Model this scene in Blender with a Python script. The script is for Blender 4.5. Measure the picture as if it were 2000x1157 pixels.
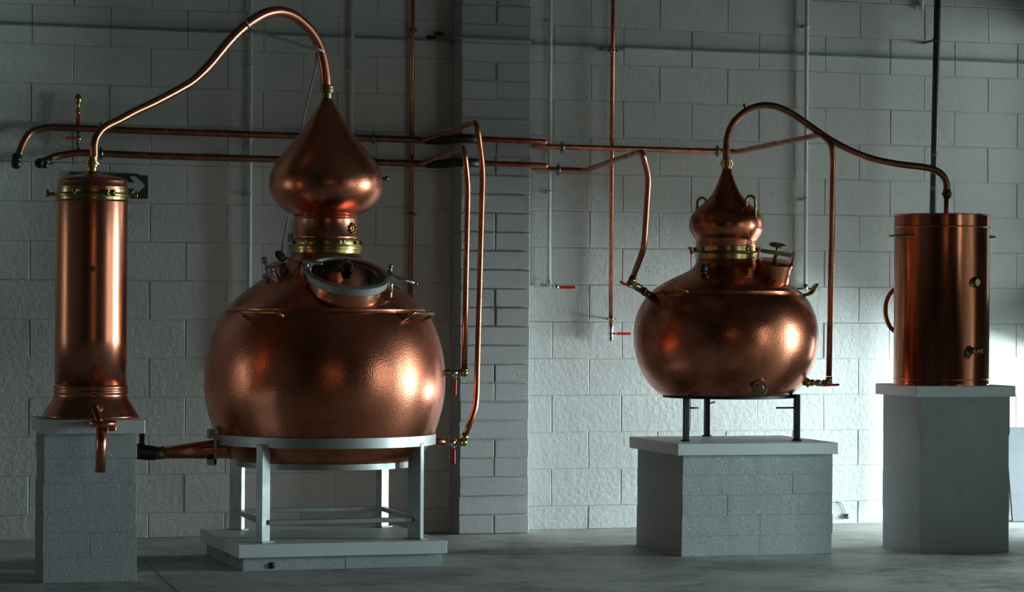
import bpy, bmesh, math, random
from mathutils import Vector, Matrix, Euler
random.seed(7)
R = math.radians
for o in list(bpy.data.objects):
    bpy.data.objects.remove(o)
scene = bpy.context.scene
COL = scene.collection

# ------------------------------------------------------------------ camera
cam_data = bpy.data.cameras.new('camera')
cam_data.sensor_width = 36.0
cam_data.lens = 5200 / 2000.0 * 36.0
cam_data.clip_end = 200
cam = bpy.data.objects.new('camera', cam_data)
COL.objects.link(cam)
right, upv, fwd = Vector((0.9521,-0.3057,0.006)), Vector((-0.0073,-0.0031,1)), Vector((0.3057,0.9521,0.0052))
m = Matrix((right, upv, -fwd)).transposed().to_4x4()
m.translation = Vector((-4.92,-15.33,1.335))
cam.matrix_world = m
scene.camera = cam

# ------------------------------------------------------------------ world, daylight, exposure
world = bpy.data.worlds.new('world')
scene.world = world
world.use_nodes = True
world.node_tree.nodes['Background'].inputs[0].default_value = (0.55, 0.75, 0.85, 1)
world.node_tree.nodes['Background'].inputs[1].default_value = 0.02
scene.view_settings.view_transform = 'Standard'
scene.view_settings.look = 'None'
scene.view_settings.gamma = 1.0
scene.view_settings.use_curve_mapping = False
scene.view_settings.exposure = 0.0

def area_light(name, loc, rot, sx, sy, power, color):
    l = bpy.data.lights.new(name, 'AREA')
    l.shape = 'RECTANGLE'; l.size = sx; l.size_y = sy
    l.energy = power; l.color = color
    o = bpy.data.objects.new(name, l)
    o.location = loc; o.rotation_euler = rot
    COL.objects.link(o)
    return o
DAY = (0.72, 0.97, 1.0)
# daylight in the outer doorway of the porch behind the right wall (faces -X)
area_light('porch_daylight', (8.0, -4.86, 1.28), (0, R(90), 0), 2.25, 0.36, 560, DAY)
# daylight under the half-raised shutter in the right wall next to the back wall (faces -X)
area_light('shutter_daylight', (7.0, -1.7, 0.69), (0, R(90), 0), 1.34, 3.2, 2000, (0.80, 0.97, 1.0))
# added fill for the upper right wall, through the gap above the shutter (faces -X)
area_light('upper_wall_fill', (7.0, -1.7, 2.43), (0, R(90), 0), 1.94, 3.2, 165, (0.84, 1.0, 0.98))
# daylight in the side window of the right wall (faces -X)
area_light('side_window_daylight', (3.9, -8.2, 1.4), (0, R(90), 0), 2.4, 3.4, 52, (0.84, 0.98, 0.97))
# daylight in the window behind the camera (faces +Y)
area_light('window_daylight', (-3.4, -18.4, 2.3), (R(90), 0, 0), 1.7, 1.3, 13, (1.0, 0.70, 0.38))
# added light in the left wall for edge glints on the copper (faces +X)
area_light('left_glint_light', (-9.15, -0.85, 1.3), (0, R(-90), 0), 2.2, 1.1, 14, (0.86, 1.0, 0.98))

# ------------------------------------------------------------------ materials
def new_mat(name):
    mt = bpy.data.materials.new(name); mt.use_nodes = True
    nt = mt.node_tree
    return mt, nt, nt.nodes['Principled BSDF']
def noise(nt, scale, detail=4, rough=0.6, vec=None):
    n = nt.nodes.new('ShaderNodeTexNoise'); n.inputs['Scale'].default_value = scale
    n.inputs['Detail'].default_value = detail; n.inputs['Roughness'].default_value = rough
    if vec is not None: nt.links.new(vec, n.inputs['Vector'])
    return n
def coord(nt, kind='Object'):
    return nt.nodes.new('ShaderNodeTexCoord').outputs[kind]
def position(nt):
    return nt.nodes.new('ShaderNodeNewGeometry').outputs['Position']
def ramp(nt, fac, stops):
    r = nt.nodes.new('ShaderNodeValToRGB'); nt.links.new(fac, r.inputs[0])
    e = r.color_ramp.elements
    while len(e) < len(stops): e.new(0.5)
    for i, (p, c) in enumerate(stops):
        e[i].position = p; e[i].color = (*c, 1) if len(c) == 3 else c
    return r.outputs[0]
def bump(nt, bsdf, height, strength, dist, prev=None):
    b = nt.nodes.new('ShaderNodeBump'); b.inputs['Strength'].default_value = strength
    b.inputs['Distance'].default_value = dist
    nt.links.new(height, b.inputs['Height'])
    if prev is not None: nt.links.new(prev, b.inputs['Normal'])
    nt.links.new(b.outputs[0], bsdf.inputs['Normal'])
    return b.outputs[0]
def mapr(nt, val, a, b, c, d):
    n = nt.nodes.new('ShaderNodeMapRange'); nt.links.new(val, n.inputs[0])
    for i, v in enumerate((a, b, c, d)): n.inputs[i + 1].default_value = v
    return n.outputs[0]

def paint_mat(name, c0, c1, bump_scale, bump_d, pits=True, rough=0.62, fine=0.0):
    mt, nt, b = new_mat(name)
    p = position(nt)
    n1 = noise(nt, 2.3, 5, 0.65, p)
    nt.links.new(ramp(nt, n1.outputs[0], [(0.35, c0), (0.65, c1)]), b.inputs['Base Color'])
    b.inputs['Roughness'].default_value = rough
    n2 = noise(nt, bump_scale, 5, 0.6, p)
    nrm = bump(nt, b, n2.outputs[0], 1.0, bump_d)
    if fine:
        n4 = noise(nt, bump_scale * 4, 3, 0.6, p)
        nrm = bump(nt, b, mapr(nt, n4.outputs[0], 0.42, 0.6, 0, 1), 1.0, fine, nrm)
    if pits:
        v = nt.nodes.new('ShaderNodeTexVoronoi'); v.inputs['Scale'].default_value = 13
        nt.links.new(p, v.inputs['Vector'])
        h = mapr(nt, v.outputs['Distance'], 0.015, 0.05, 0.0, 1.0)
        bump(nt, b, h, 0.8, 0.003, nrm)
    return mt
MAT = {}
MAT['wall'] = paint_mat('white_wall_paint', (0.59, 0.61, 0.59), (0.66, 0.68, 0.66), 38, 0.004)
MAT['mortar'] = paint_mat('painted_mortar', (0.56, 0.58, 0.56), (0.63, 0.65, 0.63), 60, 0.006, pits=False)
MAT['pier'] = paint_mat('white_pier_paint', (0.55, 0.57, 0.56), (0.62, 0.64, 0.63), 60, 0.006, fine=0.002)
MAT['plinth'] = paint_mat('rough_plinth_paint', (0.66, 0.70, 0.71), (0.74, 0.78, 0.79), 50, 0.008, fine=0.003)
MAT['cap'] = paint_mat('smooth_cap_paint', (0.66, 0.69, 0.69), (0.72, 0.75, 0.75), 14, 0.0008, pits=False, rough=0.5)
MAT['shell'] = paint_mat('plain_wall_paint', (0.50, 0.52, 0.50), (0.58, 0.60, 0.58), 20, 0.003, pits=False)
MAT['dark_wall'] = paint_mat('darkened_store_wall', (0.05, 0.05, 0.045), (0.09, 0.09, 0.08), 20, 0.003, pits=False)  # colour darkened to keep bounce and room reflections low

def floor_mat():
    mt, nt, b = new_mat('worn_concrete')
    p = position(nt)
    a = noise(nt, 1.3, 8, 0.72, p); c = noise(nt, 9, 7, 0.75, p)
    mx = nt.nodes.new('ShaderNodeMath'); mx.operation = 'MULTIPLY_ADD'
    nt.links.new(a.outputs[0], mx.inputs[0]); mx.inputs[1].default_value = 0.6
    sc = nt.nodes.new('ShaderNodeMath'); sc.operation = 'MULTIPLY'; sc.inputs[1].default_value = 0.4
    nt.links.new(c.outputs[0], sc.inputs[0]); nt.links.new(sc.outputs[0], mx.inputs[2])
    nt.links.new(ramp(nt, mx.outputs[0], [(0.40, (0.17, 0.175, 0.16)), (0.50, (0.38, 0.39, 0.365)), (0.62, (0.55, 0.56, 0.53))]), b.inputs['Base Color'])
    nt.links.new(mapr(nt, c.outputs[0], 0.3, 0.7, 0.45, 0.7), b.inputs['Roughness'])
    d = noise(nt, 40, 5, 0.6, p)
    bump(nt, b, d.outputs[0], 0.7, 0.003)
    return mt
MAT['floor'] = floor_mat()

def metal_mat(name, bright, dark, r0, r1, hammer=0.0, hscale=60, patina=3.0, stretch=None, spots=0.0, lo=0.34, hi=0.62):
    mt, nt, b = new_mat(name)
    b.inputs['Metallic'].default_value = 1.0
    vec = coord(nt)
    pv = vec
    if stretch:
        mp = nt.nodes.new('ShaderNodeMapping'); mp.inputs['Scale'].default_value = stretch
        nt.links.new(vec, mp.inputs[0]); pv = mp.outputs[0]
    n = noise(nt, patina, 6, 0.65, pv)
    nt.links.new(ramp(nt, n.outputs[0], [(lo, dark), (hi, bright)]), b.inputs['Base Color'])
    nt.links.new(mapr(nt, n.outputs[0], 0.3, 0.7, r1, r0), b.inputs['Roughness'])
    nrm = None
    if hammer:
        v = nt.nodes.new('ShaderNodeTexVoronoi'); v.feature = 'SMOOTH_F1'
        v.inputs['Scale'].default_value = hscale; v.inputs['Randomness'].default_value = 0.75
        v.inputs['Smoothness'].default_value = 0.35
        nt.links.new(vec, v.inputs['Vector'])
        nrm = bump(nt, b, v.outputs['Distance'], 1.0, hammer)
    n3 = noise(nt, 9, 3, 0.5, vec)
    bump(nt, b, n3.outputs[0], 0.5, 0.0008, nrm)
    return mt
CU, CUD = (0.78, 0.262, 0.155), (0.45, 0.13, 0.07)
MAT['copper_hammered'] = metal_mat('hammered_copper', CU, CUD, 0.21, 0.34, 0.0005, 115)
MAT['copper_hammered_small'] = metal_mat('tarnished_hammered_copper', (0.70, 0.23, 0.13), (0.28, 0.08, 0.042), 0.19, 0.32, 0.00045, 115, 4.0)
MAT['copper_sheet'] = metal_mat('sheet_copper', CU, (0.52, 0.23, 0.14), 0.20, 0.32, 0, stretch=(3, 3, 0.35))
MAT['copper_tank'] = metal_mat('streaked_tank_copper', (0.68, 0.24, 0.13), (0.34, 0.11, 0.055), 0.12, 0.30, 0, stretch=(4, 4, 0.4), patina=4)
MAT['copper_pipe'] = metal_mat('pipe_copper', (0.68, 0.25, 0.145), (0.36, 0.125, 0.07), 0.20, 0.38, 0, patina=7)
MAT['copper_dull'] = metal_mat('dull_pipe_copper', (0.38, 0.17, 0.10), (0.17, 0.08, 0.05), 0.33, 0.5, 0, patina=9)
MAT['brass'] = metal_mat('brass', (0.56, 0.41, 0.175), (0.30, 0.21, 0.08), 0.20, 0.36, 0, patina=12)
MAT['brass_dark'] = metal_mat('dark_brass', (0.36, 0.27, 0.13), (0.16, 0.12, 0.06), 0.28, 0.45, 0, patina=14)
MAT['steel'] = metal_mat('brushed_steel', (0.50, 0.51, 0.50), (0.38, 0.39, 0.39), 0.42, 0.55, 0, patina=8)
MAT['chrome'] = metal_mat('chrome', (0.72, 0.73, 0.73), (0.5, 0.5, 0.5), 0.08, 0.2, 0, patina=20)
def plain(name, c, rough=0.5, metallic=0.0, coat=0.0):
    mt, nt, b = new_mat(name)
    n = noise(nt, 14, 4, 0.6, coord(nt))
    nt.links.new(ramp(nt, n.outputs[0], [(0.3, tuple(x * 0.85 for x in c)), (0.7, c)]), b.inputs['Base Color'])
    b.inputs['Roughness'].default_value = rough; b.inputs['Metallic'].default_value = metallic
    b.inputs['Coat Weight'].default_value = coat
    return mt
MAT['red'] = plain('red_lever_plastic', (0.62, 0.012, 0.012), 0.35)
MAT['black'] = plain('black_rubber', (0.012, 0.012, 0.012), 0.45)
MAT['black_steel'] = plain('black_painted_steel', (0.012, 0.014, 0.014), 0.5)
MAT['pvc'] = plain('dark_grey_plastic_pipe', (0.045, 0.05, 0.055), 0.4)
MAT['pvc_joint'] = plain('grey_solvent_joint', (0.16, 0.18, 0.19), 0.4)
MAT['sign_green'] = plain('sign_green', (0.006, 0.055, 0.04), 0.4)
MAT['sign_white'] = plain('sign_white', (0.55, 0.62, 0.6), 0.4)
MAT['white_plastic'] = plain('white_plastic', (0.80, 0.82, 0.80), 0.4)
MAT['blue'] = plain('blue_print', (0.02, 0.09, 0.35), 0.4)
MAT['conduit'] = plain('painted_conduit', (0.62, 0.65, 0.63), 0.5)
MAT['clip'] = plain('zinc_clip', (0.18, 0.27, 0.28), 0.3, 0.9)
MAT['cable'] = plain('grey_cable', (0.20, 0.20, 0.20), 0.5)
MAT['board'] = plain('grey_board', (0.09, 0.105, 0.12), 0.6)  # grey, darkened further for the shade the board stands in
MAT['glass_dark'] = plain('dark_glass', (0.010, 0.013, 0.014), 0.06, 0.0, 0.0)
MAT['blue_glass'] = plain('blue_glass', (0.03, 0.042, 0.05), 0.06)
MAT['strip'] = plain('shadow_toned_strip', (0.22, 0.27, 0.26), 0.6)  # strip colour darkened in place of its soft shadow line

# ------------------------------------------------------------------ mesh helpers
class MB:
    def __init__(self):
        self.v, self.f, self.s = [], [], []
    def add(self, vs, fs, smooth=True):
        n = len(self.v)
        self.v += [Vector(p) for p in vs]
        self.f += [tuple(i + n for i in f) for f in fs]
        self.s += [smooth] * len(fs)
        return self
    def box(self, lo, hi, bevel=0.0, rot=None, piv=None):
        bm = bmesh.new(); bmesh.ops.create_cube(bm, size=1)
        c = [(a + b) / 2 for a, b in zip(lo, hi)]; d = [abs(b - a) for a, b in zip(lo, hi)]
        bmesh.ops.scale(bm, vec=d, verts=bm.verts)
        if bevel: bmesh.ops.bevel(bm, geom=bm.edges[:], offset=bevel, segments=1, affect='EDGES')
        mtx = Matrix.Translation(c)
        if rot is not None:
            p = Vector(piv if piv is not None else c)
            mtx = Matrix.Translation(p) @ rot.to_4x4() @ Matrix.Translation(-p) @ mtx
        bm.transform(mtx); bm.verts.index_update()
        self.add([v.co.copy() for v in bm.verts], [[v.index for v in f.verts] for f in bm.faces], False)
        bm.free(); return self
    def obox(self, c, ax, ay, az, sx, sy, sz, bevel=0.0):
        """box centred at c along three axes"""
        rot = Matrix((Vector(ax), Vector(ay), Vector(az))).transposed()
        return self.box([c[i] - (sx, sy, sz)[i] / 2 for i in range(3)], [c[i] + (sx, sy, sz)[i] / 2 for i in range(3)], bevel, rot, c)
    def lathe(self, prof, seg=64, origin=(0, 0, 0), axis=(0, 0, 1), sharp=False):
        z = Vector(axis).normalized(); x = z.orthogonal().normalized(); y = z.cross(x)
        o = Vector(origin); vs, fs = [], []
        for r, h in prof:
            r = max(r, 1e-4)
            for k in range(seg):
                a = 2 * math.pi * k / seg
                vs.append(o + z * h + (x * math.cos(a) + y * math.sin(a)) * r)
        for i in range(len(prof) - 1):
            for k in range(seg):
                k2 = (k + 1) % seg
                fs.append((i * seg + k, i * seg + k2, (i + 1) * seg + k2, (i + 1) * seg + k))
        fs.append(tuple(range(seg))[::-1]); fs.append(tuple(range((len(prof) - 1) * seg, len(prof) * seg)))
        n = len(fs)
        self.add(vs, fs, not sharp)
        self.s[-1] = self.s[-2] = False
        return self
    def cyl(self, p0, p1, r, seg=20, r1=None, sharp=False):
        p0, p1 = Vector(p0), Vector(p1)
        return self.lathe([(r, 0), (r if r1 is None else r1, (p1 - p0).length)], seg, p0, p1 - p0, sharp)
    def tube(self, pts, r, seg=14, smooth=0):
        P = [Vector(p) for p in pts]
        rs = list(r) if isinstance(r, (list, tuple)) else [r] * len(P)
        if smooth:
            Q, q = [], []
            for i in range(len(P) - 1):
                a, b, c, d = P[max(i - 1, 0)], P[i], P[i + 1], P[min(i + 2, len(P) - 1)]
                for k in range(smooth):
                    t = k / smooth
                    Q.append(0.5 * ((2 * b) + (c - a) * t + (2 * a - 5 * b + 4 * c - d) * t * t + (3 * b - a - 3 * c + d) * t ** 3))
                    q.append(rs[i] + (rs[i + 1] - rs[i]) * t)
            Q.append(P[-1]); q.append(rs[-1]); P, rs = Q, q
        T = []
        for i in range(len(P)):
            t = P[min(i + 1, len(P) - 1)] - P[max(i - 1, 0)]
            T.append(t.normalized())
        x = T[0].orthogonal().normalized(); vs, fs = [], []
        for i in range(len(P)):
            x = (x - T[i] * x.dot(T[i])).normalized(); y = T[i].cross(x)
            for k in range(seg):
                a = 2 * math.pi * k / seg
                vs.append(P[i] + (x * math.cos(a) + y * math.sin(a)) * rs[i])
        for i in range(len(P) - 1):
            for k in range(seg):
                k2 = (k + 1) % seg
                fs.append((i * seg + k, i * seg + k2, (i + 1) * seg + k2, (i + 1) * seg + k))
        fs.append(tuple(range(seg))[::-1]); fs.append(tuple(range((len(P) - 1) * seg, len(P) * seg)))
        return self.add(vs, fs, True)
    def bent(self, pts, r, bend=0.08, seg=14):
        """straight pipe runs joined by rounded bends"""
        P = [Vector(p) for p in pts]; Q = [P[0]]
        for i in range(1, len(P) - 1):
            a, b, c = P[i - 1], P[i], P[i + 1]
            d = min(bend, (a - b).length * 0.45, (c - b).length * 0.45)
            s, e = b + (a - b).normalized() * d, b + (c - b).normalized() * d
            for k in range(7):
                t = k / 6
                Q.append(s * (1 - t) ** 2 + b * 2 * t * (1 - t) + e * t * t)
        Q.append(P[-1])
        return self.tube(Q, r, seg)
    def torus(self, c, axis, R0, r, seg=64, rs=10):
        z = Vector(axis).normalized(); x = z.orthogonal().normalized(); y = z.cross(x)
        vs, fs = [], []
        for i in range(seg):
            a = 2 * math.pi * i / seg; d = x * math.cos(a) + y * math.sin(a)
            for k in range(rs):
                b = 2 * math.pi * k / rs
                vs.append(Vector(c) + d * (R0 + r * math.cos(b)) + z * (r * math.sin(b)))
        for i in range(seg):
            for k in range(rs):
                fs.append((i * rs + k, ((i + 1) % seg) * rs + k, ((i + 1) % seg) * rs + (k + 1) % rs, i * rs + (k + 1) % rs))
        return self.add(vs, fs, True)
    def ball(self, c, r, sz=1.0):
        prof = [(r * math.sin(math.pi * i / 10), -r * sz * math.cos(math.pi * i / 10)) for i in range(11)]
        return self.lathe(prof, 18, c)
    def mesh(self, name, off=Vector((0, 0, 0))):
        me = bpy.data.meshes.new(name)
        me.from_pydata([tuple(p - off) for p in self.v], [], self.f)
        me.polygons.foreach_set('use_smooth', self.s)
        me.update()
        return me
def root_of(o):
    while o.parent: o = o.parent
    return o
def obj(name, mb, mat, parent=None, label=None, sharp=None):
    off = root_of(parent).location if parent is not None else Vector((0, 0, 0))
    me = mb.mesh(name, off); me.materials.append(MAT[mat])
    if sharp is not None: me.set_sharp_from_angle(angle=R(sharp))
    o = bpy.data.objects.new(name, me); COL.objects.link(o); o.parent = parent
    if label: o['label'] = label
    return o
def thing(name, label, cat, loc=(0, 0, 0), group=None):
    o = bpy.data.objects.new(name, None); COL.objects.link(o)
    o.location = loc; o.empty_display_size = 0.1
    o['label'] = label; o['category'] = cat
    if group: o['group'] = group
    return o
def tag(o, label, cat, group=None):
    o['label'] = label; o['category'] = cat
    if group: o['group'] = group
    return o
def struct(o):
    o['kind'] = 'structure'; return o
def around(b, a):
    """horizontal unit vector, a degrees right of the way to the viewer; b is the bearing of the thing"""
    c = Vector((-math.sin(R(b)), -math.cos(R(b)), 0)); r = Vector((math.cos(R(b)), -math.sin(R(b)), 0))
    return c * math.cos(R(a)) + r * math.sin(R(a))
UP = Vector((0, 0, 1))

# ------------------------------------------------------------------ the room
WX0, WX1, WY0, WZ1 = -9.0, 3.66, -18.3, 4.8
fl = struct(obj('floor', MB().box((WX0 - 0.3, WY0 - 0.3, -0.12), (12.0, 0.2, 0.0)), 'floor'))
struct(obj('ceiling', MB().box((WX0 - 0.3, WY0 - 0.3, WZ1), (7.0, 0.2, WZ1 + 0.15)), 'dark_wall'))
wb = struct(obj('wall_back', MB().box((WX0 - 0.3, -0.0065, 0), (7.0, 0.2, WZ1)), 'mortar'))
w = MB()
w.box((WX0 - 0.3, WY0, 0), (WX0, -1.4, WZ1)); w.box((WX0 - 0.3, -0.3, 0), (WX0, 0, WZ1))
w.box((WX0 - 0.3, -1.4, 0), (WX0, -0.3, 0.15)); w.box((WX0 - 0.3, -1.4, 2.45), (WX0, -0.3, WZ1))
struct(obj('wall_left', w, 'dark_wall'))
wn = MB()
for y in (-1.4, -0.87, -0.35): wn.box((WX0 - 0.12, y, 0.15), (WX0 - 0.06, y + 0.05, 2.45))
for z in (0.15, 2.4): wn.box((WX0 - 0.12, -1.4, z), (WX0 - 0.06, -0.3, z + 0.05))
struct(obj('glint_light_frame', wn, 'shell'))  # frame around the added glint light
# right wall with the porch opening and the half-raised shutter opening
PO0, PO1, POH = -6.1, -2.95, 2.75
SO0, SO1, SOH = -1.18, -0.11, 1.10
w = MB()
w.box((WX1, WY0, 0), (WX1 + 0.3, -9.9, WZ1)); w.box((WX1, -6.5, 0), (WX1 + 0.3, PO0, WZ1))
w.box((WX1, -9.9, 0), (WX1 + 0.3, -6.5, 0.15)); w.box((WX1, -9.9, 2.65), (WX1 + 0.3, -6.5, WZ1)); w.box((WX1, PO0, POH), (WX1 + 0.3, PO1, WZ1))
w.box((WX1, PO1, 0), (WX1 + 0.3, SO0, WZ1)); w.box((WX1, SO0, SOH), (WX1 + 0.3, SO1, 1.55)); w.box((WX1, SO0, 3.15), (WX1 + 0.3, SO1, WZ1))
w.box((WX1, SO1, 0), (WX1 + 0.3, 0, WZ1))
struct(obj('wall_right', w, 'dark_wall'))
w = MB()
w.box((WX1 + 0.3, PO0 - 0.2, 0), (8.1, PO0, POH)); w.box((WX1 + 0.3, PO1, 0), (8.1, PO1 + 0.2, POH))
w.box((WX1 + 0.3, PO0 - 0.2, POH), (8.1, PO1 + 0.2, POH + 0.15))
w.box((8.05, PO0, 0), (8.15, -5.3, POH)); w.box((8.05, -4.6, 0), (8.15, PO1, POH))
struct(obj('wall_porch', w, 'dark_wall'))
struct(obj('light_baffle', MB().box((WX1 + 0.3, -3.0 + 0.42, 1.385), (7.2, 0.0, 1.445)), 'dark_wall'))  # added unseen shelf, keeps the shutter light off the upper wall
# front wall (behind the viewer) with its window
w = MB()
w.box((WX0, WY0 - 0.3, 0), (-4.7, WY0, WZ1)); w.box((-2.1, WY0 - 0.3, 0), (WX1 + 0.3, WY0, WZ1))
w.box((-4.7, WY0 - 0.3, 0), (-2.1, WY0, 1.4)); w.box((-4.7, WY0 - 0.3, 3.2), (-2.1, WY0, WZ1))
struct(obj('wall_front', w, 'dark_wall'))
wn = MB()
for x in (-4.7, -3.42, -2.16): wn.box((x, WY0 - 0.08, 1.4), (x + 0.06, WY0 - 0.02, 3.2))
for z in (1.4, 3.14): wn.box((-4.7, WY0 - 0.08, z), (-2.1, WY0 - 0.02, z + 0.06))
struct(obj('window_1', wn, 'shell'))
wn = MB()
for y in (-9.9, -8.23, -6.56): wn.box((WX1 + 0.06, y, 0.15), (WX1 + 0.12, y + 0.06, 2.65))
for z in (0.15, 2.59): wn.box((WX1 + 0.06, -9.9, z), (WX1 + 0.12, -6.5, z + 0.06))
struct(obj('window_2', wn, 'shell'))

ja, jb = Vector((-2.4966,-1.8236,0)), Vector((-2.5844,-3.0147,0))
jd = (jb - ja).normalized()
obj('joint', MB().obox((ja + jb) / 2 + UP * .0005, jd, UP.cross(jd), UP, (jb - ja).length + 1.2, .006, .002), 'cable', fl)
# concrete blocks of the back wall: 0.45 x 0.225 courses, half bond
BZ0, BH, BL, G = 0.142, 0.225, 0.45, 0.0045
def block_mesh(name, L, Hh, D, jit, bev, seed):
    rnd = random.Random(seed)
    bm = bmesh.new(); bmesh.ops.create_cube(bm, size=1)
    bmesh.ops.scale(bm, vec=(L, D, Hh), verts=bm.verts)
    for v in bm.verts: v.co += Vector((rnd.uniform(-jit, jit), rnd.uniform(-jit, jit) * 0.6, rnd.uniform(-jit, jit)))
    bmesh.ops.bevel(bm, geom=bm.edges[:], offset=bev, segments=1, affect='EDGES')
    me = bpy.data.meshes.new(name); bm.to_mesh(me); bm.free()
    return me
BV = [block_mesh('block', BL - G, BH - G, 0.016, 0.0022, 0.0035, i) for i in range(6)]
for me in BV: me.materials.append(MAT['wall'])
HALF = [block_mesh('block', BL / 2 - G, BH - G, 0.016, 0.0018, 0.0035, 50 + i) for i in range(2)]
for me in HALF: me.materials.append(MAT['wall'])
LOW = [block_mesh('block', BL - G, BZ0 - G, 0.016, 0.0022, 0.0035, 80 + i) for i in range(3)]
for me in LOW: me.materials.append(MAT['wall'])
XV0 = -3.42
far_blocks = MB()
for r in range(-1, 21):
    even = (r % 2 == 0)
    off = 0.2565 if even else 0.045
    z0 = BZ0 + BH * r if r >= 0 else 0.0
    zc = z0 + BH / 2 if r >= 0 else BZ0 / 2
    k = -21
    while True:
        xa = off + BL * k; k += 1
        if xa + 0.05 > WX1: break
        if xa < WX0: continue
        xb = min(xa + BL, WX1)
        dy = random.uniform(-0.0015, 0.0015)
        if xb > XV0 and zc < 3.45:
            if xb - xa > BL - 0.01: me = LOW[k % 3] if r < 0 else random.choice(BV)
            else:
                me = block_mesh('block', xb - xa - G, (BZ0 if r < 0 else BH) - G, 0.016, 0.0015, 0.0035, k + 100 * r); me.materials.append(MAT['wall'])
            o = bpy.data.objects.new('block', me); COL.objects.link(o); o.parent = wb
            o.location = ((xa + xb) / 2, -0.004 + dy, zc)
        elif zc < WZ1 - 0.05:
            far_blocks.box((xa + G / 2, -0.012 + dy, zc - (BH if r >= 0 else BZ0) / 2 + G / 2), (xb - G / 2, 0.004, zc + (BH if r >= 0 else BZ0) / 2 - G / 2))
o = obj('blockwork', far_blocks, 'wall', wb); o['kind'] = 'stuff'

# pier: 0.44 wide, 0.215 deep, 0.1125 courses
PX0, PX1, PY = -0.392, 0.048, -0.215
pier = struct(obj('wall_pier', MB().box((PX0 + 0.012, PY + 0.012, 0), (PX1 - 0.012, 0.0, WZ1)), 'mortar'))
n = 0; z = 0.0
while z < 3.6:
    h = 0.1125
    split = (n % 4) in (0, 1) if n else True
    split = ((n + 1) % 4) in (0, 1, ) if n < 30 else False
    pcs = [(PX0, (PX0 + PX1) / 2), ((PX0 + PX1) / 2, PX1)] if split else [(PX0, PX1)]
    for xa, xb in pcs:
        j = lambda: random.uniform(-0.003, 0.003)
        bm = MB().box((xa + 0.003 + j(), PY + j(), z + 0.003), (xb - 0.003 + j(), 0.0, z + h - 0.003), 0.005)
        obj('block', bm, 'pier', pier)
    z += h; n += 1
o = obj('blockwork', MB().box((PX0, PY, z), (PX1, 0, WZ1)), 'pier', pier)

# ------------------------------------------------------------------ plinths
def plinth(label, lo, hi, zb, zt, cap_lo, cap_hi, ch, rot, group='white painted block plinths'):
    piv = (lo[0], lo[1], 0)
    t = thing('plinth', label, 'plinth', ((lo[0] + hi[0]) / 2, (lo[1] + hi[1]) / 2, 0), group)
    rm = Matrix.Rotation(R(rot), 3, 'Z')
    obj('core', MB().box((lo[0] + 0.006, lo[1] + 0.006, 0), (hi[0] - 0.006, hi[1] - 0.012, zb), 0, rm, piv), 'mortar', t)
    nc = max(1, round(zb / ch)); h = zb / nc; W = hi[0] - lo[0]; Dp = hi[1] - lo[1]
    for c in range(nc):
        if W > 0.8: fr = [[0, 0.51, 1], [0, 0.515, 1], [0, 0.3, 0.77, 1], [0, 0.26, 0.73, 1], [0, 0.5, 1]][c % 5]
        elif ch > 0.2: fr = [0, 1] if c % 2 else [0, 0.6, 1]
        else: fr = [0, 0.5, 1] if c % 3 == 1 else [0, 1]
        for a, b in zip(fr[:-1], fr[1:]):
            j = lambda: random.uniform(-0.0015, 0.0015)
            x0, x1 = lo[0] + W * a, lo[0] + W * b
            x0 += 0.0002 + (2.2 * j() if a == 0 else 0); x1 += -0.0002 + (2.2 * j() if b == 1 else 0)
            mbk = MB().box((x0, lo[1] + j(), c * h + 0.0003), (x1, hi[1] + j(), c * h + h - 0.0003), 0.0018, rm, piv)
            obj('block', mbk, 'plinth', t)
    obj('cap', MB().box((cap_lo[0], cap_lo[1], zb), (cap_hi[0], cap_hi[1], zt), 0.003, rm, piv), 'cap', t, 'smooth pale grey cap slab')
    return t
plinth('narrow white block plinth under the tall copper column with a spout', (-3.138, -2.40), (-2.689, -1.96), 0.722, 0.789, (-3.158, -2.435), (-2.655, -1.93), 0.1125, -3)
big_plinth = plinth('low wide white plinth on the floor under the large copper still', (-2.083, -2.055), (-1.032, -1.11), 0.069, 0.137, (-2.112, -2.085), (-1.012, -1.085), 0.1125, 0)
plinth('broad white block plinth under the smaller copper still on black legs', (0.38, -1.86), (1.258, -1.09), 0.551, 0.615, (0.342, -1.895), (1.276, -1.06), 0.1125, -2)
plinth('tall white block plinth under the open-topped copper tank', (1.74, -1.985), (2.285, -1.48), 0.866, 0.927, (1.702, -2.02), (2.305, -1.46), 0.225, -2)
dp = Vector((-1.9323,-2.1726,0.022))
obj('drain_plug', MB().lathe([(0.017, -0.03), (0.017, 0.0), (0.013, 0.004), (0.002, 0.005)], 20, (dp.x, -2.058, 0.026), (0, -1, 0)), 'black', big_plinth, 'black round drain plug')

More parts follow.
